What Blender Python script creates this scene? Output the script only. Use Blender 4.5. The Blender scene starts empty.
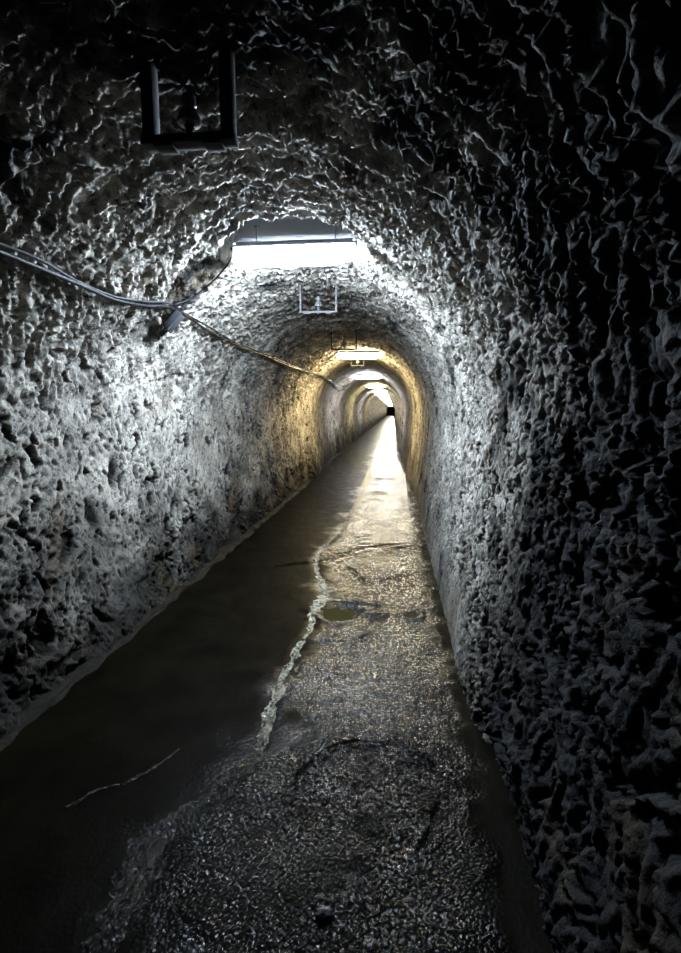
import bpy, bmesh, math, random
import numpy as np
from mathutils import Vector, Matrix

random.seed(7)
C = bpy.context.scene.collection
scene = bpy.context.scene
PI = math.pi

# ------------------------------------------------------------------ noise
def _hash(ix, iy, seed):
    h = (ix.astype(np.int64) * 374761393 + iy.astype(np.int64) * 668265263 + seed * 2147483647) & 0xFFFFFFFF
    h = ((h ^ (h >> 13)) * 1274126177) & 0xFFFFFFFF
    h = ((h ^ (h >> 16)) * 2246822519) & 0xFFFFFFFF
    return (h ^ (h >> 15)) & 0xFFFFFFFF

def perlin(x, y, seed=0):
    xi = np.floor(x); yi = np.floor(y); xf = x - xi; yf = y - yi
    xi = xi.astype(np.int64); yi = yi.astype(np.int64)
    u = xf*xf*xf*(xf*(xf*6-15)+10); v = yf*yf*yf*(yf*(yf*6-15)+10)
    def g(dx, dy):
        a = _hash(xi+dx, yi+dy, seed) * (2*PI/4294967296.0)
        return np.cos(a)*(xf-dx) + np.sin(a)*(yf-dy)
    a = g(0,0); b = g(1,0); c = g(0,1); d = g(1,1)
    return 1.5*((a*(1-u)+b*u)*(1-v) + (c*(1-u)+d*u)*v)

def fbm(x, y, seed=0, octv=4, gain=0.5, lac=2.03):
    s = np.zeros_like(x); a = 1.0
    for i in range(octv):
        s += a*perlin(x, y, seed+i*17); x = x*lac+3.1; y = y*lac+1.7; a *= gain
    return s

def ridged(x, y, seed=0, octv=3, gain=0.5):
    s = np.zeros_like(x); a = 1.0
    for i in range(octv):
        s += a*(1-np.minimum(1, 2*np.abs(perlin(x, y, seed+i*31)))); x = x*2.1+5.2; y = y*2.1+2.3; a *= gain
    return s

def sstep(a, b, x):
    t = np.clip((x-a)/(b-a), 0, 1); return t*t*(3-2*t)

# ------------------------------------------------------------------ materials
def new_mat(name):
    m = bpy.data.materials.new(name); m.use_nodes = True
    nt = m.node_tree
    return m, nt, nt.nodes['Principled BSDF']

def plain(name, col, rough=0.5, metal=0.0, noise=0.25, scale=40, bump=0.15):
    m, nt, b = new_mat(name); N = nt.nodes; L = nt.links
    tc = N.new('ShaderNodeTexCoord'); n = N.new('ShaderNodeTexNoise'); n.inputs['Scale'].default_value = scale
    n.inputs['Detail'].default_value = 5
    L.new(tc.outputs['Object'], n.inputs['Vector'])
    mx = N.new('ShaderNodeMix'); mx.data_type = 'RGBA'
    mx.inputs[6].default_value = tuple(c*(1-noise) for c in col) + (1,)
    mx.inputs[7].default_value = tuple(min(1, c*(1+noise)) for c in col) + (1,)
    L.new(n.outputs['Fac'], mx.inputs[0]); L.new(mx.outputs[2], b.inputs['Base Color'])
    b.inputs['Roughness'].default_value = rough; b.inputs['Metallic'].default_value = metal
    if bump:
        bp = N.new('ShaderNodeBump'); bp.inputs['Strength'].default_value = bump; bp.inputs['Distance'].default_value = 0.002
        L.new(n.outputs['Fac'], bp.inputs['Height']); L.new(bp.outputs['Normal'], b.inputs['Normal'])
    return m

def emit(name, col, strength):
    m, nt, b = new_mat(name)
    b.inputs['Base Color'].default_value = (0.8, 0.8, 0.8, 1)
    b.inputs['Emission Color'].default_value = tuple(col)+(1,)
    b.inputs['Emission Strength'].default_value = strength
    return m

def ramp(nt, src, p0, c0, p1, c1, interp='LINEAR'):
    r = nt.nodes.new('ShaderNodeValToRGB'); e = r.color_ramp.elements
    r.color_ramp.interpolation = interp
    e[0].position = p0; e[0].color = c0; e[1].position = p1; e[1].color = c1
    nt.links.new(src, r.inputs['Fac']); return r

def math_n(nt, op, a, b=None, clamp=False):
    n = nt.nodes.new('ShaderNodeMath'); n.operation = op; n.use_clamp = clamp
    for i, v in enumerate((a, b)):
        if v is None: continue
        if isinstance(v, (int, float)): n.inputs[i].default_value = v
        else: nt.links.new(v, n.inputs[i])
    return n.outputs[0]

def noise_n(nt, vec, scale, detail=5, rough=0.6, dist=0.0):
    n = nt.nodes.new('ShaderNodeTexNoise')
    n.inputs['Scale'].default_value = scale; n.inputs['Detail'].default_value = detail
    n.inputs['Roughness'].default_value = rough; n.inputs['Distortion'].default_value = dist
    nt.links.new(vec, n.inputs['Vector']); return n

def mixc(nt, fac, a, b):
    m = nt.nodes.new('ShaderNodeMix'); m.data_type = 'RGBA'
    nt.links.new(fac, m.inputs[0])
    for i, v in ((6, a), (7, b)):
        if isinstance(v, tuple): m.inputs[i].default_value = v
        else: nt.links.new(v, m.inputs[i])
    return m.outputs[2]

def rock_material():
    m, nt, b = new_mat('limewashed_rock'); N = nt.nodes; L = nt.links
    tc = N.new('ShaderNodeTexCoord'); P = tc.outputs['Object']
    # limewash, blotched
    n1 = noise_n(nt, P, 2.3, 6, 0.62, 0.4)
    wash = ramp(nt, n1.outputs['Fac'], 0.32, (0.17, 0.157, 0.138, 1), 0.62, (0.47, 0.43, 0.37, 1)).outputs['Color']
    n2 = noise_n(nt, P, 17, 7, 0.7, 0.5)
    wash = mixc(nt, ramp(nt, n2.outputs['Fac'], 0.50, (0,0,0,1), 0.66, (1,1,1,1)).outputs['Color'], wash, (0.085, 0.081, 0.074, 1))
    # chips: places where the limewash has come off (shape of their own, stored per vertex)
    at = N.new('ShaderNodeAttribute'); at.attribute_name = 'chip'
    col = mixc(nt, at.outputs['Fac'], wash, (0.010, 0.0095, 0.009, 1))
    # small flakes
    n3 = noise_n(nt, P, 38, 4, 0.6, 0.8)
    col = mixc(nt, ramp(nt, n3.outputs['Fac'], 0.60, (0,0,0,1), 0.66, (1,1,1,1)).outputs['Color'], col, (0.016, 0.015, 0.014, 1))
    # rust and damp stains, plus shade painted over the near rock
    at2 = N.new('ShaderNodeAttribute'); at2.attribute_name = 'damp_shade'
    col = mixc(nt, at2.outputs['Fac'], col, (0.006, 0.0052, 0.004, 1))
    at3 = N.new('ShaderNodeAttribute'); at3.attribute_name = 'near_shade'
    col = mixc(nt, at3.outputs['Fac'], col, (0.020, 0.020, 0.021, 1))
    n4 = noise_n(nt, P, 1.6, 5, 0.6, 0.6)
    rs = ramp(nt, n4.outputs['Fac'], 0.55, (0,0,0,1), 0.72, (0.6,0.6,0.6,1)).outputs['Color']
    col = mixc(nt, rs, col, (0.085, 0.052, 0.022, 1))
    at4 = N.new('ShaderNodeAttribute'); at4.attribute_name = 'render'
    col = mixc(nt, at4.outputs['Fac'], col, (0.14, 0.142, 0.148, 1))
    L.new(col, b.inputs['Base Color'])
    b.inputs['Roughness'].default_value = 0.8
    b.inputs['Specular IOR Level'].default_value = 0.1
    # fine relief
    f1 = noise_n(nt, P, 55, 8, 0.7, 0.3); f2 = noise_n(nt, P, 210, 4, 0.6)
    h = math_n(nt, 'ADD', f1.outputs['Fac'], math_n(nt, 'MULTIPLY', f2.outputs['Fac'], 0.3))
    sm = N.new('ShaderNodeAttribute'); sm.attribute_name = 'render'
    h = math_n(nt, 'MULTIPLY', h, math_n(nt, 'SUBTRACT', 1.0, sm.outputs['Fac']))
    bp = N.new('ShaderNodeBump'); bp.inputs['Strength'].default_value = 0.8; bp.inputs['Distance'].default_value = 0.016
    L.new(h, bp.inputs['Height']); L.new(bp.outputs['Normal'], b.inputs['Normal'])
    return m

def floor_material():
    m, nt, b = new_mat('wet_concrete_floor'); N = nt.nodes; L = nt.links
    tc = N.new('ShaderNodeTexCoord'); P = tc.outputs['Object']
    at = N.new('ShaderNodeAttribute'); at.attribute_name = 'gravelly'; G = at.outputs['Fac']
    n1 = noise_n(nt, P, 3.0, 7, 0.65, 0.5)
    dark = ramp(nt, n1.outputs['Fac'], 0.3, (0.0012, 0.0010, 0.0006, 1), 0.7, (0.0042, 0.0034, 0.0018, 1)).outputs['Color']
    n2 = noise_n(nt, P, 14, 7, 0.7, 0.3)
    grit = ramp(nt, n2.outputs['Fac'], 0.35, (0.0012, 0.0011, 0.0010, 1), 0.7, (0.0060, 0.0054, 0.0044, 1)).outputs['Color']
    L.new(mixc(nt, G, dark, grit), b.inputs['Base Color'])
    r1 = noise_n(nt, P, 6, 6, 0.6, 0.2)
    mr = N.new('ShaderNodeMapRange'); L.new(r1.outputs['Fac'], mr.inputs[0])
    mr.inputs[1].default_value = 0.3; mr.inputs[2].default_value = 0.7; mr.inputs[3].default_value = 0.06; mr.inputs[4].default_value = 0.22
    film = math_n(nt, 'SUBTRACT', 1.0, G)
    L.new(math_n(nt, 'ADD', mr.outputs[0], math_n(nt, 'MULTIPLY', film, 0.28)), b.inputs['Roughness'])
    b.inputs['IOR'].default_value = 1.36
    wa = N.new('ShaderNodeAttribute'); wa.attribute_name = 'wetness'
    wn = noise_n(nt, P, 62, 6, 0.7, 0.3)
    wp = ramp(nt, wn.outputs['Fac'], 0.47, (0,0,0,1), 0.66, (1,1,1,1)).outputs['Color']
    wl = ramp(nt, noise_n(nt, P, 5, 4, 0.6, 0.5).outputs['Fac'], 0.36, (0.08,0.08,0.08,1), 0.66, (1,1,1,1)).outputs['Color']
    wp = math_n(nt, 'MULTIPLY', wp, wl)
    wet = math_n(nt, 'ADD', math_n(nt, 'MULTIPLY', wp, 0.9), math_n(nt, 'MULTIPLY', wa.outputs['Fac'], 0.48))
    L.new(math_n(nt, 'ADD', math_n(nt, 'MULTIPLY', G, wet), 0.03), b.inputs['Specular IOR Level'])
    vo = N.new('ShaderNodeTexVoronoi'); vo.inputs['Scale'].default_value = 70; L.new(P, vo.inputs['Vector'])
    f1 = noise_n(nt, P, 24, 4, 0.6, 0.2); f2 = noise_n(nt, P, 150, 2, 0.6)
    h = math_n(nt, 'ADD', math_n(nt, 'ADD', f1.outputs['Fac'], math_n(nt, 'MULTIPLY', vo.outputs['Distance'], -0.9)),
               math_n(nt, 'MULTIPLY', f2.outputs['Fac'], 0.35))
    h = math_n(nt, 'MULTIPLY', h, math_n(nt, 'ADD', math_n(nt, 'MULTIPLY', G, 0.88), 0.12))
    bp = N.new('ShaderNodeBump'); bp.inputs['Strength'].default_value = 0.8; bp.inputs['Distance'].default_value = 0.0075
    L.new(h, bp.inputs['Height']); L.new(bp.outputs['Normal'], b.inputs['Normal'])
    return m

def kerb_material():
    m, nt, b = new_mat('gritty_kerb_concrete'); N = nt.nodes; L = nt.links
    tc = N.new('ShaderNodeTexCoord'); P = tc.outputs['Object']
    n1 = noise_n(nt, P, 9, 8, 0.7, 0.3)
    L.new(ramp(nt, n1.outputs['Fac'], 0.3, (0.002, 0.0018, 0.0015, 1), 0.75, (0.016, 0.014, 0.0105, 1)).outputs['Color'], b.inputs['Base Color'])
    b.inputs['Roughness'].default_value = 0.75; b.inputs['Specular IOR Level'].default_value = 0.08
    f1 = noise_n(nt, P, 45, 7, 0.7)
    bp = N.new('ShaderNodeBump'); bp.inputs['Strength'].default_value = 0.8; bp.inputs['Distance'].default_value = 0.015
    L.new(f1.outputs['Fac'], bp.inputs['Height']); L.new(bp.outputs['Normal'], b.inputs['Normal'])
    return m

def trickle_material():
    m, nt, b = new_mat('trickling_water_over_silt'); N = nt.nodes; L = nt.links
    tc = N.new('ShaderNodeTexCoord'); P = tc.outputs['Object']
    n1 = noise_n(nt, P, 22, 6, 0.7, 0.4)
    at = N.new('ShaderNodeAttribute'); at.attribute_name = 'painted_glint'  # pale colour painted along the farther trickle for the lamps' glints
    L.new(mixc(nt, at.outputs['Fac'], (0.003, 0.003, 0.003, 1), ramp(nt, n1.outputs['Fac'], 0.35, (0.003, 0.0027, 0.002, 1), 0.68, (0.36, 0.33, 0.255, 1)).outputs['Color']), b.inputs['Base Color'])
    b.inputs['Roughness'].default_value = 0.10; b.inputs['IOR'].default_value = 1.4; b.inputs['Specular IOR Level'].default_value = 0.35
    f1 = noise_n(nt, P, 58, 5, 0.65, 0.5); f2 = noise_n(nt, P, 150, 3, 0.6)
    vo = N.new('ShaderNodeTexVoronoi'); vo.inputs['Scale'].default_value = 75; L.new(P, vo.inputs['Vector'])
    h = math_n(nt, 'ADD', f1.outputs['Fac'], math_n(nt, 'MULTIPLY', f2.outputs['Fac'], 0.2))
    h = math_n(nt, 'SUBTRACT', h, math_n(nt, 'MULTIPLY', vo.outputs['Distance'], 0.9))
    bp = N.new('ShaderNodeBump'); bp.inputs['Strength'].default_value = 0.9; bp.inputs['Distance'].default_value = 0.012
    L.new(h, bp.inputs['Height']); L.new(bp.outputs['Normal'], b.inputs['Normal'])
    return m

ROCK = rock_material(); FLOOR = floor_material(); KERB = kerb_material(); TRICKLE = trickle_material()
PUDDLE = plain('puddle_water', (0.020, 0.017, 0.006), 0.45, 0, 0.2, 5, 0.02)  # olive of the reflected yellow wall put into the base colour
PUDDLE.node_tree.nodes['Principled BSDF'].inputs['Specular IOR Level'].default_value = 0.02
PUDDLE.node_tree.nodes['Principled BSDF'].inputs['IOR'].default_value = 1.12
HOUSING = plain('lamp_grey_enamel', (0.16, 0.165, 0.17), 0.45)
OPAL = emit('opal_end_cap', (0.85, 0.93, 1.0), 4.0)
GALV = plain('galvanised_iron', (0.065, 0.061, 0.063), 0.7, 0.0, 0.35, 60)
SHADE_BLACK = plain('shade_black', (0.004, 0.0036, 0.0034), 0.8, 0.0, 0.35, 60)  # backlit hanger shade put into the colour, far-end darkness too
PORC = plain('grey_porcelain', (0.075, 0.068, 0.068), 0.5)
RUBBER = plain('black_cable_rubber', (0.005, 0.005, 0.006), 0.55, 0, 0.3, 90)
RUBBER.node_tree.nodes['Principled BSDF'].inputs['Specular IOR Level'].default_value = 0.2
GREYPVC = plain('grey_cable_sheath', (0.008, 0.0082, 0.0095), 0.55, 0, 0.2, 90)
GREYPVC.node_tree.nodes['Principled BSDF'].inputs['Specular IOR Level'].default_value = 0.2
BOXMAT = plain('grey_painted_steel', (0.036, 0.041, 0.047), 0.6)
CLAY = plain('brown_clay_insulator', (0.13, 0.105, 0.09), 0.5)
STONEM = plain('wet_stone', (0.05, 0.05, 0.055), 0.2, 0, 0.4, 30, 0.4)

# ------------------------------------------------------------------ object helpers
def link(name, me, mat, parent=None):
    o = bpy.data.objects.new(name, me); C.objects.link(o)
    if mat is not None and not me.materials: me.materials.append(mat)
    if parent is not None: o.parent = parent
    return o

def obj(name, bm, mat, parent=None, smooth=True, label=None):
    me = bpy.data.meshes.new(name); bm.normal_update(); bm.to_mesh(me); bm.free()
    if smooth:
        for p in me.polygons: p.use_smooth = True
        try: me.set_sharp_from_angle(angle=math.radians(38))
        except Exception: pass
    o = link(name, me, mat, parent)
    if label: o['label'] = label
    return o

def tag(o, label, cat, group=None, kind=None):
    o['label'] = label; o['category'] = cat
    if group: o['group'] = group
    if kind: o['kind'] = kind
    return o

def thing(name, loc, label, cat, group=None, rz=0):
    o = bpy.data.objects.new(name, None); C.objects.link(o)
    o.empty_display_size = 0.1; o.location = loc; o.rotation_euler = (0, 0, rz)
    return tag(o, label, cat, group)

def box(bm, c, s, bevel=0.0, rot=None):
    r = bmesh.ops.create_cube(bm, size=1.0)
    vs = r['verts']
    bmesh.ops.scale(bm, vec=s, verts=vs)
    if bevel:
        es = list({e for v in vs for e in v.link_edges})
        g = bmesh.ops.bevel(bm, geom=es, offset=bevel, segments=2, affect='EDGES', profile=0.5)
        vs = list({v for f in g['faces'] for v in f.verts} | {v for v in vs if v.is_valid})
    if rot is not None: bmesh.ops.rotate(bm, cent=(0,0,0), matrix=rot, verts=vs)
    bmesh.ops.translate(bm, vec=c, verts=vs)

def lathe(bm, prof, c=(0,0,0), seg=20, axis='Z'):
    rings = []
    for r, z in prof:
        ring = []
        for k in range(seg):
            a = 2*PI*k/seg
            p = (r*math.cos(a), r*math.sin(a), z)
            if axis == 'X': p = (p[2], p[0], p[1])
            if axis == 'Y': p = (p[0], p[2], p[1])
            ring.append(bm.verts.new((p[0]+c[0], p[1]+c[1], p[2]+c[2])))
        rings.append(ring)
    for a, b in zip(rings, rings[1:]):
        for k in range(seg): bm.faces.new((a[k], a[(k+1)%seg], b[(k+1)%seg], b[k]))
    bm.faces.new(rings[0][::-1]); bm.faces.new(rings[-1])
    bmesh.ops.recalc_face_normals(bm, faces=bm.faces)

def catmull(pts, n=8):
    P = [Vector(p) for p in pts]; P = [P[0]*2-P[1]] + P + [P[-1]*2-P[-2]]; out = []
    for i in range(1, len(P)-2):
        for k in range(n):
            t = k/n; a, b, c, d = P[i-1], P[i], P[i+1], P[i+2]
            out.append(0.5*((2*b)+(c-a)*t+(2*a-5*b+4*c-d)*t*t+(3*b-a-3*c+d)*t**3))
    out.append(P[-2]); return out

def tube(bm, pts, r, seg=8):
    rings = []; up = Vector((0.13, 0.21, 0.97))
    for i, p in enumerate(pts):
        t = (pts[min(i+1, len(pts)-1)]-pts[max(i-1, 0)]).normalized()
        x = up.cross(t).normalized(); y = t.cross(x)
        rr = r[i] if isinstance(r, (list, tuple)) else r
        rings.append([bm.verts.new(p+(x*math.cos(2*PI*k/seg)+y*math.sin(2*PI*k/seg))*rr) for k in range(seg)])
    for a, b in zip(rings, rings[1:]):
        for k in range(seg): bm.faces.new((a[k], a[(k+1)%seg], b[(k+1)%seg], b[k]))
    bm.faces.new(rings[0][::-1]); bm.faces.new(rings[-1])
    bmesh.ops.recalc_face_normals(bm, faces=bm.faces)

# ------------------------------------------------------------------ tunnel bore
X0 = -0.735                     # middle of the bore
WB, WM, ZC, CR = 1.15, 1.285, 1.6, 1.295   # half width at floor, half width at spring line, spring height, crown rise
LAMP_Y = [3.87 + 6.97*k for k in range(20)]
LAMP_X, LAMP_Z = -0.745, 2.765
END_Y = 165.0

def bore_xz(t):
    """t in 0..3: left wall foot-to-spring, arch, right wall spring-to-foot"""
    t = np.asarray(t, float)
    x = np.empty_like(t); z = np.empty_like(t)
    a = t < 1; c = t > 2; b = ~(a | c)
    def side(u): return WB + (WM-WB)*np.sin(np.clip(u, 0, 1)*PI/2)
    za = -0.06 + (ZC+0.06)*t[a]; x[a] = -side(np.maximum(za, 0)/ZC); z[a] = za
    zc = -0.06 + (ZC+0.06)*(3-t[c]); x[c] = side(np.maximum(zc, 0)/ZC); z[c] = zc
    th = PI*(2-t[b]); x[b] = WM*np.cos(th); z[b] = ZC + CR*np.sin(th)
    return X0 + x, z

tt = np.linspace(0, 3, 6001); px, pz = bore_xz(tt)
arc = np.concatenate([[0], np.cumsum(np.hypot(np.diff(px), np.diff(pz)))])
ARC = arc[-1]

def drift(Y):                   # the bore wanders a little to the left further in
    return -0.16*sstep(11.5, 17, Y)

def relief(S, Y, X, Z, NX, NZ):
    """inward displacement of the rock face, and masks"""
    near = 1-0.62*sstep(9, 13.5, Y)
    fz = sstep(1.35, 2.1, Z)                               # 0 on the walls, 1 in the arch
    right = sstep(X0-0.2, X0+0.5, X)
    wu = fbm(S*2.2, Y*2.2, 5, 3)*0.10; wv = fbm(S*2.2+9, Y*2.2+4, 8, 3)*0.10
    u = S+wu; v = Y+wv
    big = fbm(u*1.3, v*1.6, 20, 3)*0.026
    # ribs left by the tools, running round the bore
    rib = ridged(u*3.3, v*11.5, 40, 4, 0.62)-0.95
    rib2 = ridged(u*10+v*4, v*25, 60, 3, 0.6)-0.9
    lump = np.abs(fbm(u*12, v*16, 80, 4, 0.6))-0.3
    fine = fbm(u*30, v*36, 110, 3, 0.6)
    arch = np.maximum(fz, 0.26*right)
    d = big*(0.6+0.4*fz) + rib*(0.004+0.030*arch) + rib2*(0.002+0.013*arch) + np.minimum(lump, 0.05)*(0.007+0.003*arch) + fine*(0.0030+0.003*arch)
    d = d + 0.010*ridged(S*5+wu*12, Y*26+wv*20, 70, 3, 0.6)*right*(1-fz)
    # chips and pits
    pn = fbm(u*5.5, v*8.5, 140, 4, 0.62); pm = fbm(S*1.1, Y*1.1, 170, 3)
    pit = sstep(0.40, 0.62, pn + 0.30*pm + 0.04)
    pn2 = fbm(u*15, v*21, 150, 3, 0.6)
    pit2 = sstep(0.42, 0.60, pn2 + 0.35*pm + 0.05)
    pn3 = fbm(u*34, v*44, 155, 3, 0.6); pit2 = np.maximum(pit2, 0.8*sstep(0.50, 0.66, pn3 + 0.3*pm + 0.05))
    # masonry lumps low on the left wall
    blk = fbm(u*4.0, v*3.2, 190, 3, 0.5)*0.035*(1-right)*(1-sstep(0.5, 1.3, Z))
    d = (d + blk - (0.030*pit + 0.017*pit2)*(1-0.45*fz))*near
    # plastered foot of the right wall, smoother beyond the eroded corner
    plast = right*(1-sstep(0.30, 0.52, Z+0.10*fbm(Y*1.5, Y*0+1, 210, 2)))*sstep(2.75, 3.2, Y)
    d = d*(1-0.75*plast) + 0.015*plast
    # the coating has broken away at the foot of the right wall close by
    ero = right*(1-sstep(0.16, 0.30, Z+0.12*fbm(S*5, Y*5, 220, 3)))*(1-sstep(2.2, 2.4, Y+0.15*fbm(S*4, Y*4, 225, 2)))
    d = d - 0.07*ero
    lip = right*np.exp(-((Z-0.33-0.05*np.sin(Y*9))/0.06)**2)*np.exp(-((Y-1.95)/0.35)**2)
    d = d + 0.035*lip
    # gouges beside the junction box
    for gy, gz, ln in ((3.56, 2.16, 0.13), (3.66, 2.17, 0.12), (3.80, 2.22, 0.16)):
        gg = np.exp(-((Y-gy+0.45*(gz-Z))/0.033)**2)*np.exp(-((Z-gz)/ln)**4)*(X < X0)
        d = d - 0.10*gg; pit = np.maximum(pit, np.minimum(1, gg*1.6))
    for hy, hz, hr in ((3.44, 1.17, 0.06), (3.40, 1.10, 0.045), (3.86, 0.87, 0.04), (3.1, 0.9, 0.07)):
        gg = np.exp(-(((Y-hy)/hr)**2+((Z-hz)/(hr*1.5))**2))*(X < X0)
        d = d - 0.05*gg; pit = np.maximum(pit, np.minimum(1, gg*1.5))
    # trowelled recess in the crown above each lamp
    rend = np.zeros_like(S)
    for ly in LAMP_Y[:6]:
        e = ((Y-ly)/0.40)**2 + (np.abs(X-LAMP_X-drift(Y))/0.54)**2.5
        rend = np.maximum(rend, (1-sstep(0.75, 1.15, e+0.12*fbm(S*7, Y*7, 230, 3)))*(Z > 2.0))
    # the bore narrows a little just beyond each lamp further in, then opens out again
    ph = np.mod(Y-LAMP_Y[1], 6.97)
    stepd = (0.085*sstep(0.15, 0.75, ph)*(1-np.clip((ph-0.75)/5.9, 0, 1)))*sstep(LAMP_Y[1]-0.01, LAMP_Y[1], Y)
    d = d + stepd
    flat = np.clip((2.965-Z)/np.maximum(0.25, -NZ), 0.0, 0.2)
    d = d*(1-rend) - rend*(flat*1.0)
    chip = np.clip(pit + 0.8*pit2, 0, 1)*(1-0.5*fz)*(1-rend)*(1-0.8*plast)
    # shade painted in ragged patches, mostly darkening the near stretch
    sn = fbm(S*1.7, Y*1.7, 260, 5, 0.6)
    near_shade = sstep(-0.25, 0.45, sn + 1.75*(1-sstep(1.1, 2.6, Y)) - 0.62)*(0.6+0.4*np.maximum(fz, right))*0.93
    # damp climbing from the floor, carried higher close by as painted shade
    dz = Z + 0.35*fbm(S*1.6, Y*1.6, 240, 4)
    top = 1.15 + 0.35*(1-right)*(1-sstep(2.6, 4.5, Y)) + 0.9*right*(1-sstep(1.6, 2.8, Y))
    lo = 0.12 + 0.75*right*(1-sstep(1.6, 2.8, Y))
    damp_shade = (1-sstep(lo, top, dz))*0.96*(1-right*0.35*sstep(1.6, 2.8, Y))
    return d, chip, damp_shade, rend, near_shade

def frange(a, b, step0, step1):
    out = [a]
    while out[-1] < b:
        f = (out[-1]-a)/(b-a); out.append(out[-1]+step0+(step1-step0)*f)
    return out[:-1]

Ys = np.array(frange(-2.5, 0.3, 0.06, 0.014) + frange(0.3, 6.5, 0.0115, 0.0125) + frange(6.5, 14, 0.0165, 0.034)
              + frange(14, 40, 0.06, 0.16) + frange(40, END_Y, 0.2, 1.2) + [END_Y])
ds = 0.0125
Ss = np.linspace(0, ARC, int(ARC/ds))
Tt = np.interp(Ss, arc, tt)
bx, bz = bore_xz(Tt)
gx = np.gradient(bx, Ss); gz = np.gradient(bz, Ss); gl = np.hypot(gx, gz); gx /= gl; gz /= gl
nx, nz = gz, -gx                # points into the bore
Sg, Yg = np.meshgrid(Ss, Ys); Xg = np.broadcast_to(bx, Sg.shape).copy(); Zg = np.broadcast_to(bz, Sg.shape).copy()
NXg = np.broadcast_to(nx, Sg.shape); NZg = np.broadcast_to(nz, Sg.shape)
D, CHIP, DAMP_SHADE, REND, NEAR_SHADE = relief(Sg, Yg, Xg, Zg, NXg, NZg)
PX = Xg + NXg*D + drift(Yg); PZ = Zg + NZg*D
POS = np.stack([PX, Yg, PZ], -1)
dS = np.gradient(POS, axis=1); dY = np.gradient(POS, axis=0)
NRM = np.cross(dY, dS); NRM /= np.linalg.norm(NRM, axis=-1, keepdims=True)
if (NRM[..., 0]*NXg + NRM[..., 2]*NZg).mean() < 0: NRM = -NRM; FLIP = True
else: FLIP = False

def grid_mesh(name, pos, attrs, mat, flip, nrm=None):
    ny, ns = pos.shape[:2]
    idx = np.arange(ny*ns).reshape(ny, ns)
    q = np.stack([idx[:-1, :-1], idx[1:, :-1], idx[1:, 1:], idx[:-1, 1:]], -1).reshape(-1, 4)
    if flip: q = q[:, ::-1]
    me = bpy.data.meshes.new(name)
    me.vertices.add(ny*ns); me.vertices.foreach_set('co', pos.reshape(-1).astype(np.float32))
    me.loops.add(q.size); me.loops.foreach_set('vertex_index', np.ascontiguousarray(q).reshape(-1).astype(np.int32))
    me.polygons.add(len(q)); me.polygons.foreach_set('loop_start', np.arange(0, q.size, 4, dtype=np.int32))
    me.polygons.foreach_set('loop_total', np.full(len(q), 4, dtype=np.int32))
    me.update(calc_edges=True); me.validate()
    me.polygons.foreach_set('use_smooth', np.ones(len(q), dtype=bool))
    for k, v in attrs.items():
        a = me.attributes.new(k, 'FLOAT', 'POINT'); a.data.foreach_set('value', v.reshape(-1).astype(np.float32))
    if nrm is not None:
        me.normals_split_custom_set_from_vertices(nrm.reshape(-1, 3).tolist())
    return link(name, me, mat)

i1 = int(np.searchsorted(Tt, 1.12)); i2 = int(np.searchsorted(Tt, 1.88))
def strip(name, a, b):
    o = grid_mesh(name, POS[:, a:b+1], {'chip': CHIP[:, a:b+1], 'damp_shade': DAMP_SHADE[:, a:b+1], 'render': REND[:, a:b+1], 'near_shade': NEAR_SHADE[:, a:b+1]}, ROCK, FLIP, NRM[:, a:b+1])
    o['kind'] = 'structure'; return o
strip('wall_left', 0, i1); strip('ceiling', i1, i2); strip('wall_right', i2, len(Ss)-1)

def rock_x(side, Y, Z):
    """x of the displaced rock at (Y, Z)"""
    r = int(np.argmin(np.abs(Ys-Y)))
    cols = np.where((Tt < 1.5) if side == 'left' else (Tt > 1.5))[0]
    c = cols[int(np.argmin(np.abs(PZ[r, cols]-Z)))]
    r0, r1 = max(0, r-2), r+3
    return (PX[r0:r1, max(0, c-2):c+3].max() if side == 'left' else PX[r0:r1, c-2:c+3].min())

def crown_z(x, Y):
    r = int(np.argmin(np.abs(Ys-Y))); cols = np.where((Tt > 1.1) & (Tt < 1.9))[0]
    c = cols[int(np.argmin(np.abs(PX[r, cols]-x)))]
    return PZ[r, c]

# far end of the bore, its unlit darkness painted near black
bm = bmesh.new()
vs = [bm.verts.new((x-0.16, END_Y-0.05, z)) for x, z in zip(px[::60], pz[::60])]
f = bm.faces.new(vs); r = bmesh.ops.extrude_face_region(bm, geom=[f])
bmesh.ops.translate(bm, vec=(0, 0.3, 0), verts=[e for e in r['geom'] if isinstance(e, bmesh.types.BMVert)])
bmesh.ops.recalc_face_normals(bm, faces=bm.faces)
o = obj('wall_back', bm, SHADE_BLACK, smooth=False); o['kind'] = 'structure'

# ------------------------------------------------------------------ floor
def seg_dist(X, Y, pts):
    best = np.full(X.shape, 1e9); sgn = np.zeros(X.shape)
    for (x0, y0), (x1, y1) in zip(pts, pts[1:]):
        dx, dy = x1-x0, y1-y0; L2 = dx*dx+dy*dy
        t = np.clip(((X-x0)*dx+(Y-y0)*dy)/L2, 0, 1)
        d = np.hypot(X-x0-t*dx, Y-y0-t*dy)
        s = np.sign((X-x0)*dy-(Y-y0)*dx)
        m = d < best; best[m] = d[m]; sgn[m] = s[m]
    return best, sgn

def dense(pts, n=6): return [(p.x, p.y) for p in catmull([(a, b, 0) for a, b in pts], n)]

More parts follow.
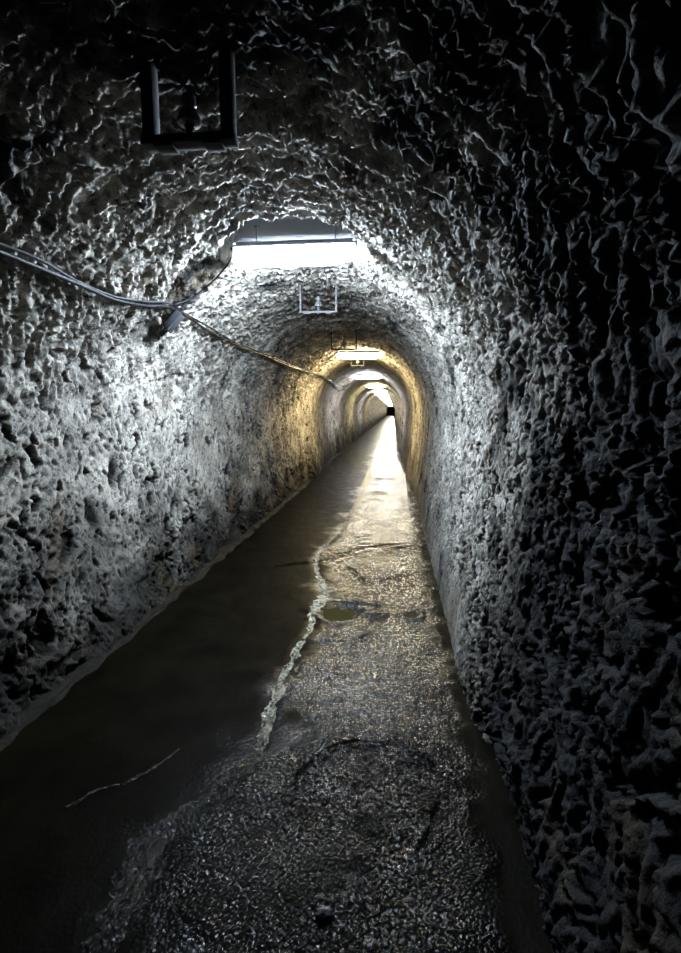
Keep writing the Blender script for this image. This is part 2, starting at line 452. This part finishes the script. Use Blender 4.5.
TRK = [(-0.50, 15.5), (-0.574, 11.4), (-0.603, 8.34), (-0.661, 6.83), (-0.78, 5.77), (-0.813, 5.23), (-0.72, 4.67), (-0.58, 4.22),
       (-0.625, 3.77), (-0.585, 3.53), (-0.613, 3.28), (-0.627, 2.97), (-0.65, 2.81), (-0.642, 2.59), (-0.63, 2.36), (-0.629, 2.16),
       (-0.668, 2.0), (-0.724, 1.84), (-0.811, 1.69), (-0.868, 1.555), (-0.879, 1.435), (-0.864, 1.33), (-0.83, 1.2), (-0.80, 0.9)]
SIDE = [(-1.30, 1.70), (-1.234, 1.80), (-1.15, 1.847), (-1.065, 1.947), (-0.994, 2.10)]
CRACKS = [([(-1.158, 4.945), (-0.849, 5.118), (-0.676, 5.284), (-0.482, 5.583), (-0.237, 5.781), (-0.025, 5.803)], 0.022, 0.030),
          ([(-0.079, 5.53), (0.091, 5.60), (0.263, 5.66)], 0.045, 0.030),
          ([(-0.425, 4.923), (-0.306, 4.686), (-0.237, 4.493), (-0.062, 4.567), (0.06, 4.637)], 0.016, 0.022),
          ([(-0.508, 3.292), (-0.317, 3.281), (-0.215, 3.323), (-0.15, 3.425)], 0.016, 0.018),
          ([(-0.36, 4.02), (-0.21, 3.985), (-0.12, 3.96)], 0.022, 0.03), ([(-0.20, 3.74), (-0.13, 3.72), (-0.06, 3.73)], 0.02, 0.025),
          ([(-0.40, 11.6), (-0.26, 11.8), (-0.12, 11.7)], 0.10, 0.04), ([(-0.38, 9.6), (-0.26, 9.7)], 0.08, 0.03),
          ([(-0.407, 1.956), (-0.377, 2.033), (-0.33, 2.117), (-0.258, 2.181), (-0.14, 2.208), (-0.02, 2.199), (0.073, 2.153),
            (0.141, 2.12), (0.191, 2.068)], 0.016, 0.024),
          ([(0.191, 2.068), (0.208, 1.963), (0.197, 1.828), (0.157, 1.707), (0.097, 1.596)], 0.010, 0.010)]
CRACKS = [(dense(p, 5), w, h) for p, w, h in CRACKS]
TRKD = dense(TRK, 5); SIDED = dense(SIDE, 4)
PUDS = [((-0.415, 3.785), 0.17, 0.17), ((0.165, 3.69), 0.065, 0.06)]

def floor_base(X, Y): return 0.085*np.maximum(0, X+0.45)**1.3*(1-sstep(0.22, 0.40, X)*0.25)

def floor_h(X, Y):
    xt = np.interp(Y, [p[1] for p in TRK][::-1], [p[0] for p in TRK][::-1])
    edge = xt + 0.20*fbm(X*2, Y*2, 301, 3)
    right = sstep(-0.10, 0.38, X-edge+0.05+0.10*fbm(X*7, Y*7, 305, 3))
    nearz = (1-sstep(1.6, 2.35, Y))*sstep(-1.3, -0.9, X)*0.0
    g = np.clip(right + nearz, 0, 1)*(1-sstep(0.27, 0.40, X+0.06*fbm(X*6, Y*6, 307, 3)))
    h = floor_base(X, Y)
    h = h + 0.010*fbm(X*2.1, Y*1.6, 310, 3)*(0.35+0.65*g) + g*(0.0048*fbm(X*9, Y*8, 320, 3, 0.5) + 0.0032*fbm(X*30, Y*28, 330, 3, 0.6))
    h = h + (1-g)*0.0008*fbm(X*12, Y*7, 335, 3)
    wob = 0.05*fbm(X*8, Y*8, 350, 4, 0.6); dmod = np.clip(0.95+0.9*fbm(X*5, Y*5, 352, 3), 0.4, 1.4)
    for pts, w, dep in CRACKS:
        d, s = seg_dist(X, Y, pts); d = np.abs(d + wob*0.25)
        w = w*0.72; h = h - dmod*dep*0.9*np.exp(-(d/w)**2) + dep*0.45*np.exp(-((d-2.3*w)/(1.3*w))**2)*(s > 0)
    dt, _ = seg_dist(X, Y, TRKD)
    wt = 0.04 + 0.05*(1-sstep(1.7, 2.1, Y)) + 0.03*np.exp(-((Y-4.1)/0.4)**2)
    h = h - 0.006*np.exp(-(dt/wt)**2)
    for (cx, cy), rx, ry in PUDS:
        e = np.hypot((X-cx)/rx, (Y-cy)/ry) + 0.25*fbm(X*8, Y*8, 360, 3)
        h = h - 0.014*(1-sstep(0.55, 1.05, e)) + 0.012*np.exp(-((e-1.3)/0.25)**2)
    return h, g

fx = np.arange(-2.02, 0.56, 0.0095)
fy = np.array(frange(-2.5, 0.9, 0.09, 0.02) + frange(0.9, 6.2, 0.0085, 0.012) + frange(6.2, 14, 0.014, 0.04) + frange(14, 40, 0.05, 0.2) + frange(40, END_Y, 0.25, 1.2) + [END_Y])
FX, FY = np.meshgrid(fx, fy)
FH, FG = floor_h(FX, FY)
FXp = FX + drift(FY)
fo = grid_mesh('floor', np.stack([FXp, FY, FH], -1), {'gravelly': FG, 'wetness': sstep(1.9, 3.1, FY)*(0.75+0.5*fbm(FX*2.5, FY*2.0, 370, 3))}, FLOOR, False)
if fo.data.polygons[0].normal.z < 0: fo.data.flip_normals()
fo['kind'] = 'structure'

def ground(x, y):
    h, g = floor_h(np.array([float(x)]), np.array([float(y)])); return float(h[0])

# kerb strips along both walls
def kerb(name, xa, xb, top, seed):
    ys = np.array(frange(-2.0, 12, 0.025, 0.05) + frange(12, END_Y, 0.1, 1.5)); us = np.linspace(0, 1, 14)
    U, Y = np.meshgrid(us, ys)
    prof = np.sin(np.clip(U*2.6 if xa > xb else U*2.6, 0, PI/2))          # U=0 on the floor side
    X = xa+(xb-xa)*U + 0.035*fbm(U*2, Y*3, seed, 4, 0.6)*(1-U) + drift(Y)
    Z = floor_base(np.array([xa]), None)[0] - 0.012 + (top+0.012)*prof + 0.010*fbm(X*8, Y*7, seed+3, 4, 0.6)*prof
    o = grid_mesh(name, np.stack([X, Y, Z], -1), {}, KERB, False)
    if o.data.polygons[len(o.data.polygons)//2].normal.z < 0: o.data.flip_normals()
    o['kind'] = 'structure'
kerb('trim_1', -1.815, -1.935, 0.030, 400)

# water trickle lying in its channel
def ribbon(name, pts, wfun, mat, zoff, painted_glint, cross=19, seed=500, n=30):
    P = catmull([(a, b, 0) for a, b in pts], n)
    rows = []
    for i, p in enumerate(P):
        t = (P[min(i+1, len(P)-1)]-P[max(i-1, 0)]).normalized(); s = Vector((t.y, -t.x, 0))
        w = wfun(p.y)
        wl = w*(1+0.9*float(fbm(np.array([p.y*7.0]), np.array([1.3]), seed+11, 4, 0.6)[0])); wr = w*(1+0.9*float(fbm(np.array([p.y*7.0]), np.array([7.7]), seed+12, 4, 0.6)[0]))
        wl = max(0.3*w, wl); wr = max(0.3*w, wr)
        rows.append([(p + s*(-wl+(wl+wr)*k/(cross-1)), abs(2*k/(cross-1)-1)) for k in range(cross)])
    X = np.array([[q[0].x for q in r] for r in rows]); Y = np.array([[q[0].y for q in r] for r in rows]); E = np.array([[q[1] for q in r] for r in rows])
    h, _ = floor_h(X, Y)
    mid = h.mean(axis=1, keepdims=True)
    Z = np.maximum(h+0.0015, mid*0.5+h*0.5) + zoff*(1-E**2) + 0.009*(fbm(X*38, Y*26, seed, 3)-0.1)*(1-E**3)
    o = grid_mesh(name, np.stack([X+drift(Y), Y, Z], -1), {'painted_glint': painted_glint(Y)}, mat, False)
    if o.data.polygons[0].normal.z < 0: o.data.flip_normals()
    return o
def wtr(y): return (0.021 + 0.040*math.exp(-((y-4.1)/0.33)**2) + 0.040*max(0, min(1, (2.15-y)/0.45)) + 0.006*max(0, min(1, (3.4-y)/0.6))
                    + 0.05*max(0.0, min(1, (y-5.9)/3)))
tag(ribbon('water_trickle', TRK, wtr, TRICKLE, 0.004, lambda Y: sstep(1.95, 2.5, Y)), 'glistening silty water trickle winding down the middle of the wet tunnel floor', 'trickle')
tag(ribbon('water_rivulet', SIDE, lambda y: 0.012, TRICKLE, 0.003, lambda Y: Y*0, 11, 540), 'short thin glinting rivulet on the dark floor, left of the main trickle', 'rivulet')

PL = ['olive shallow puddle on the floor beside the bend of the trickle', 'small dark puddle near the foot of the right wall',
      ]
for i, ((cx, cy), rx, ry) in enumerate(PUDS):
    bm = bmesh.new(); n = 40; ring = []
    dr = float(drift(np.array([cy]))[0])
    zs = ground(cx, cy)+0.0055
    inner = bm.verts.new((cx+dr, cy, zs))
    for k in range(n):
        a = 2*PI*k/n; q = 0.92 + 0.16*math.sin(3*a+i) + 0.09*math.sin(7*a+2*i) + 0.05*math.sin(13*a)
        ring.append(bm.verts.new((cx+dr+rx*q*math.cos(a), cy+ry*q*math.sin(a), zs)))
    low = [bm.verts.new((v.co.x*0.98+(cx+dr)*0.02, v.co.y*0.98+cy*0.02, zs-0.006)) for v in ring]
    for k in range(n):
        bm.faces.new((inner, ring[k], ring[(k+1) % n])); bm.faces.new((ring[k], low[k], low[(k+1) % n], ring[(k+1) % n]))
    bm.faces.new(low[::-1])
    bmesh.ops.recalc_face_normals(bm, faces=bm.faces)
    tag(obj('puddle', bm, PUDDLE), PL[i], 'puddle', 'puddles on the tunnel floor')

# stones
def stone(c, r, seed, label, flatz=0.6):
    bm = bmesh.new(); bmesh.ops.create_icosphere(bm, subdivisions=4, radius=1)
    co = np.array([v.co[:] for v in bm.verts])
    k = 1+0.22*fbm(co[:, 0]*1.4+seed, co[:, 1]*1.4+co[:, 2], 600+seed, 3)
    for v, kk in zip(bm.verts, k):
        v.co = Vector((v.co.x*r*kk, v.co.y*r*0.8*kk, max(v.co.z, -0.55)*r*flatz*kk))
    o = obj('stone', bm, STONEM); o.location = c; tag(o, label, 'stone'); return o
stone((-0.198, 1.37, ground(-0.198, 1.37)+0.008), 0.026, 1, 'small round wet stone on the floor at the near edge of the view')

# ------------------------------------------------------------------ ceiling lamps
def lamp_parts(root, emat):
    Lh = 0.435
    def extr(prof, x0, x1):
        bm = bmesh.new(); a = [bm.verts.new((x0, y, z)) for y, z in prof]; b = [bm.verts.new((x1, y, z)) for y, z in prof]
        n = len(prof)
        for k in range(n): bm.faces.new((a[k], a[(k+1) % n], b[(k+1) % n], b[k]))
        bm.faces.new(a[::-1]); bm.faces.new(b); bmesh.ops.recalc_face_normals(bm, faces=bm.faces); return bm
    # tray: shallow inverted trough
    obj('housing', extr([(-0.105, 0.018), (-0.118, 0.022), (-0.112, 0.034), (-0.060, 0.072), (0.060, 0.072), (0.112, 0.034), (0.118, 0.022), (0.105, 0.018)], -Lh-0.02, Lh+0.02), HOUSING, root)
    # opal cover, round bottomed, ends tapered
    bm = bmesh.new(); rings = []; ns = 16
    xs = [-Lh, -Lh+0.006, -Lh+0.02, -Lh+0.05, -Lh+0.09, -Lh+0.14] + [(-Lh+0.14)+(2*Lh-0.28)*k/6 for k in range(1, 6)] + [Lh-0.14, Lh-0.09, Lh-0.05, Lh-0.02, Lh-0.006, Lh]
    for x in xs:
        e = (Lh-abs(x)); s = math.sqrt(max(0.02, 1-(1-min(1, e/0.16))**2))
        rings.append([bm.verts.new((x, (0.5+0.5*s)*0.100*math.cos(PI+PI*k/ns), 0.019+s*0.112*math.sin(PI+PI*k/ns))) for k in range(ns+1)])
    for a, b in zip(rings, rings[1:]):
        for k in range(ns): bm.faces.new((a[k], a[k+1], b[k+1], b[k]))
        bm.faces.new((a[ns], a[0], b[0], b[ns]))
    bm.faces.new(rings[0]); bm.faces.new(rings[-1][::-1])
    bmesh.ops.recalc_face_normals(bm, faces=bm.faces)
    d = obj('diffuser', bm, None, root); d.data.materials.append(emat)
    d.material_slots[0].link = 'OBJECT'; d.material_slots[0].material = emat
    for s in (-1, 1):
        bm = bmesh.new(); box(bm, (s*(Lh+0.008), 0, -0.012), (0.022, 0.205, 0.135), 0.010); obj('end_cap', bm, OPAL, root)
        bm = bmesh.new(); lathe(bm, [(0.005, 0.06), (0.005, 0.185), (0.016, 0.185), (0.016, 0.20)], (s*0.30, 0, 0), 10); obj('hanger_bolt', bm, GALV, root)
    bm = bmesh.new(); lathe(bm, [(0.012, -0.50), (0.012, -0.478), (0.017, -0.478), (0.017, -0.462)], (0, 0, 0.045), 12, 'X'); obj('cable_gland', bm, RUBBER, root)

E0 = 350.0
COOL = emit('cool_white_tube', (0.68, 0.83, 1.0), E0*1.25); WARM = emit('warm_yellow_tube', (1.0, 0.80, 0.43), E0)
NEUT = emit('neutral_white_tube', (0.97, 0.97, 1.0), E0*0.6); YELL = emit('pale_yellow_tube', (1.0, 0.88, 0.50), E0*0.6)
cols = [COOL, WARM, NEUT, YELL, NEUT, YELL] + [NEUT, YELL]*8
ordn = ['', '', '', 'fourth', 'fifth', 'sixth', 'seventh', 'eighth', 'ninth', 'tenth', 'eleventh', 'twelfth', 'thirteenth', 'fourteenth', 'fifteenth', 'sixteenth', 'seventeenth', 'eighteenth', 'nineteenth', 'twentieth']
LL = ['nearest and largest ceiling lamp, cool white tube fixture across the crown of the tunnel',
      'second ceiling lamp from the camera, glowing warm yellow on the rough crown',
      'third ceiling lamp from the camera, white, just beyond the warm yellow lamp']
proto = None
for k, ly in enumerate(LAMP_Y):
    dx = float(drift(np.array([ly]))[0])
    lab = LL[k] if k < 3 else ordn[k]+' ceiling lamp from the camera, a small bright bar along the receding row'
    if proto is None:
        proto = thing('ceiling_lamp', (LAMP_X, ly, LAMP_Z), lab, 'lamp', 'ceiling lamps along the tunnel crown'); lamp_parts(proto, COOL); root = proto
    else:
        root = proto.copy(); C.objects.link(root); root.location = (LAMP_X+dx, ly, LAMP_Z); root['label'] = lab
        for ch in list(proto.children):
            c = ch.copy(); C.objects.link(c); c.parent = root
            if ch.name.startswith('diffuser'): c.material_slots[0].link = 'OBJECT'; c.material_slots[0].material = cols[k]

# ------------------------------------------------------------------ old trolley wire hangers
def hanger_parts(root, top, h, pw, pd, bh, GALV):
    for s in (-1, 1):
        bm = bmesh.new(); box(bm, (s*h, 0, top/2), (pw, pd, top), 0.003)
        box(bm, (s*h, 0, top-0.004), (0.05, 0.05, 0.008), 0.002); obj('post', bm, GALV, root)
    bm = bmesh.new(); box(bm, (0, 0, -bh/2), (2*h+pw+0.01, pd+0.016, bh), 0.003)
    for s in (-1, 1): box(bm, (s*h*0.62, 0, -bh-0.004), (0.07, pd+0.018, 0.012), 0.003)
    obj('crossbar', bm, GALV, root)
    bm = bmesh.new(); lathe(bm, [(0.013, -0.025), (0.013, 0.03), (0.018, 0.03), (0.018, 0.04)], (0, 0, 0), 14); b = obj('bolt', bm, GALV, root)
    bm = bmesh.new(); lathe(bm, [(0.014, 0.04), (0.042, 0.046), (0.044, 0.056), (0.030, 0.092), (0.020, 0.098), (0.020, 0.104), (0.027, 0.108), (0.027, 0.112), (0.022, 0.142), (0.014, 0.148)], (0, 0, 0), 22)
    obj('insulator', bm, PORC, root)
HY = [1.93, 5.24, 8.38, 11.45]
HP = [(0.148, 0.045, 0.055, 0.030, SHADE_BLACK), (0.184, 0.018, 0.036, 0.018, GALV), (0.20, 0.022, 0.04, 0.02, SHADE_BLACK), (0.14, 0.018, 0.036, 0.018, SHADE_BLACK)]
HL = ['black silhouetted U shaped iron hanger high in the dark crown, nearest the camera',
      'grey iron U shaped hanger with porcelain insulator just beyond the nearest lamp',
      'dark U shaped iron hanger just in front of the warm yellow lamp',
      'faint U shaped iron hanger by the warm yellow lamp, farthest of the hangers']
HX = [-0.765, -0.783, -0.83, -0.83]
for k, y in enumerate(HY):
    zb = 2.60; top = max(crown_z(HX[k]-0.165, y), crown_z(HX[k]+0.165, y)) - zb + 0.03
    root = thing('wire_hanger', (HX[k], y, zb), HL[k], 'hanger', 'old trolley wire hangers in the crown'); hanger_parts(root, top, *HP[k])

# ------------------------------------------------------------------ cables on the left side of the arch
CAB = [(1.6, 2.28), (2.147, 2.304), (2.406, 2.298), (2.732, 2.29), (3.139, 2.295), (3.481, 2.332), (3.736, 2.367), (4.022, 2.361), (4.761, 2.338),
       (5.591, 2.321), (6.943, 2.328), (8.316, 2.323), (10.209, 2.344), (13.3, 2.36), (16, 2.35), (19, 2.34)]
def cable_pts(dz, dout, wav):
    pts = []
    for i, (y, z) in enumerate(CAB):
        zz = z+dz+wav*math.sin(y*5.1+dz*90)
        pts.append(Vector((rock_x('left', y, zz)+dout, y, zz)))
    P = catmull(pts, 10)
    out = []
    for p in P:
        x = rock_x('left', p.y, p.z)+0.006+0.02*min(1, max(0, (p.y-5)/3))
        out.append(Vector((max(p.x, x), p.y, p.z)))
    # smooth
    for _ in range(3):
        out = [out[0]] + [Vector(((out[i-1].x+2*out[i].x+out[i+1].x)/4, out[i].y, out[i].z)) for i in range(1, len(out)-1)] + [out[-1]]
    return out
bm = bmesh.new(); tube(bm, cable_pts(0, 0.022, 0.006), 0.011, 10)
tag(obj('power_cable', bm, RUBBER), 'thick black power cable running along the upper left rock wall', 'cable')
bm = bmesh.new(); tube(bm, cable_pts(0.019, 0.020, 0.006), 0.008, 8)
tag(obj('signal_cable', bm, GREYPVC), 'thinner grey cable twisting along the top of the black power cable', 'cable')
BR = [(-1.660, 3.77, 2.39), (-1.60, 3.90, 2.455), (-1.49, 3.935, 2.54), (-1.365, 3.89, 2.615), (-1.262, 3.85, 2.70), (-1.247, 3.87, 2.745)]
bm = bmesh.new(); tube(bm, catmull(BR, 8), 0.0055, 8)
tag(obj('lamp_wire', bm, GREYPVC), 'thin wire curving up from the cable to the nearest ceiling lamp', 'wire')
# second branch at the warm lamp
b2 = [(rock_x('left', 10.0, 2.36)+0.02, 10.0, 2.36), (-1.62, 10.5, 2.45), (-1.42, 10.75, 2.60), (-1.26, 10.82, 2.70), (-1.245, 10.84, 2.745)]
bm = bmesh.new(); tube(bm, catmull(b2, 8), 0.0055, 8)
tag(obj('lamp_wire', bm, GREYPVC), 'thin wire leading up from the cable to the warm yellow lamp', 'wire')

# junction box hanging from the cable, tilted
jx = rock_x('left', 3.87, 2.29)+0.07
jb = thing('junction_box', (jx, 3.885, 2.29), 'slim grey steel junction box hanging tilted under the cable on the left wall', 'junction box')
jb.rotation_euler = (math.radians(-15), math.radians(38), 0)
bm = bmesh.new(); box(bm, (0, 0, 0), (0.045, 0.095, 0.165), 0.005); obj('body', bm, BOXMAT, jb)
bm = bmesh.new(); box(bm, (0.026, 0, 0), (0.008, 0.102, 0.172), 0.002); lid = obj('lid', bm, BOXMAT, jb)
for s in (-1, 1):
    for q in (-1, 1):
        bm = bmesh.new(); lathe(bm, [(0.0055, 0.029), (0.0055, 0.033), (0.003, 0.034)], (0, s*0.041, q*0.073), 10, 'X'); obj('screw', bm, GALV, lid)
for s in (-1, 1):
    bm = bmesh.new(); tube(bm, [Vector((0, s*0.022, -0.076)), Vector((0, s*0.022, -0.10)), Vector((-0.004, s*0.022, -0.15))], 0.009, 10); obj('conduit_stub', bm, RUBBER, jb)
bm = bmesh.new(); tube(bm, [Vector((0, 0.0, 0.076)), Vector((0, 0.004, 0.098))], 0.012, 10); obj('cable_gland', bm, RUBBER, jb)
ix = rock_x('left', 3.765, 2.275)
bm = bmesh.new(); lathe(bm, [(0.016, -0.05), (0.016, 0.0), (0.030, 0.004), (0.032, 0.022), (0.026, 0.032), (0.012, 0.034)], (0, 0, 0), 20, 'X')
o = obj('wall_insulator', bm, CLAY); o.location = (ix+0.005, 3.765, 2.275)
tag(o, 'round brownish knob insulator on the rock beside the junction box', 'insulator')

# ------------------------------------------------------------------ world, camera, colour
w = bpy.data.worlds.new('world'); scene.world = w; w.use_nodes = True
w.node_tree.nodes['Background'].inputs[0].default_value = (0, 0, 0, 1); w.node_tree.nodes['Background'].inputs[1].default_value = 0

cam = bpy.data.cameras.new('camera'); co = bpy.data.objects.new('camera', cam); C.objects.link(co)
FPX = 500.0; VPX, VPY = 394.0, 410.0
cam.sensor_fit = 'VERTICAL'; cam.sensor_height = 24.0; cam.lens = FPX/953.0*24.0
v = Vector((VPX-340.5, -(VPY-476.5), -FPX)).normalized()          # tunnel axis in camera space
rx = Vector((1, 0, 0))
up = v.cross(rx)
if up.y < 0: up = -up
up.normalize(); right = v.cross(up); 
if right.x < 0: right = -right
M = Matrix((right, v, up))                                         # camera space -> world
co.matrix_world = Matrix.Translation((0, 0, 1.6)) @ M.to_4x4()
cam.clip_start = 0.02; cam.clip_end = 400
scene.camera = co

scene.view_settings.view_transform = 'Standard'; scene.view_settings.look = 'None'
scene.view_settings.exposure = 0.0; scene.view_settings.gamma = 1.0; scene.view_settings.use_curve_mapping = False
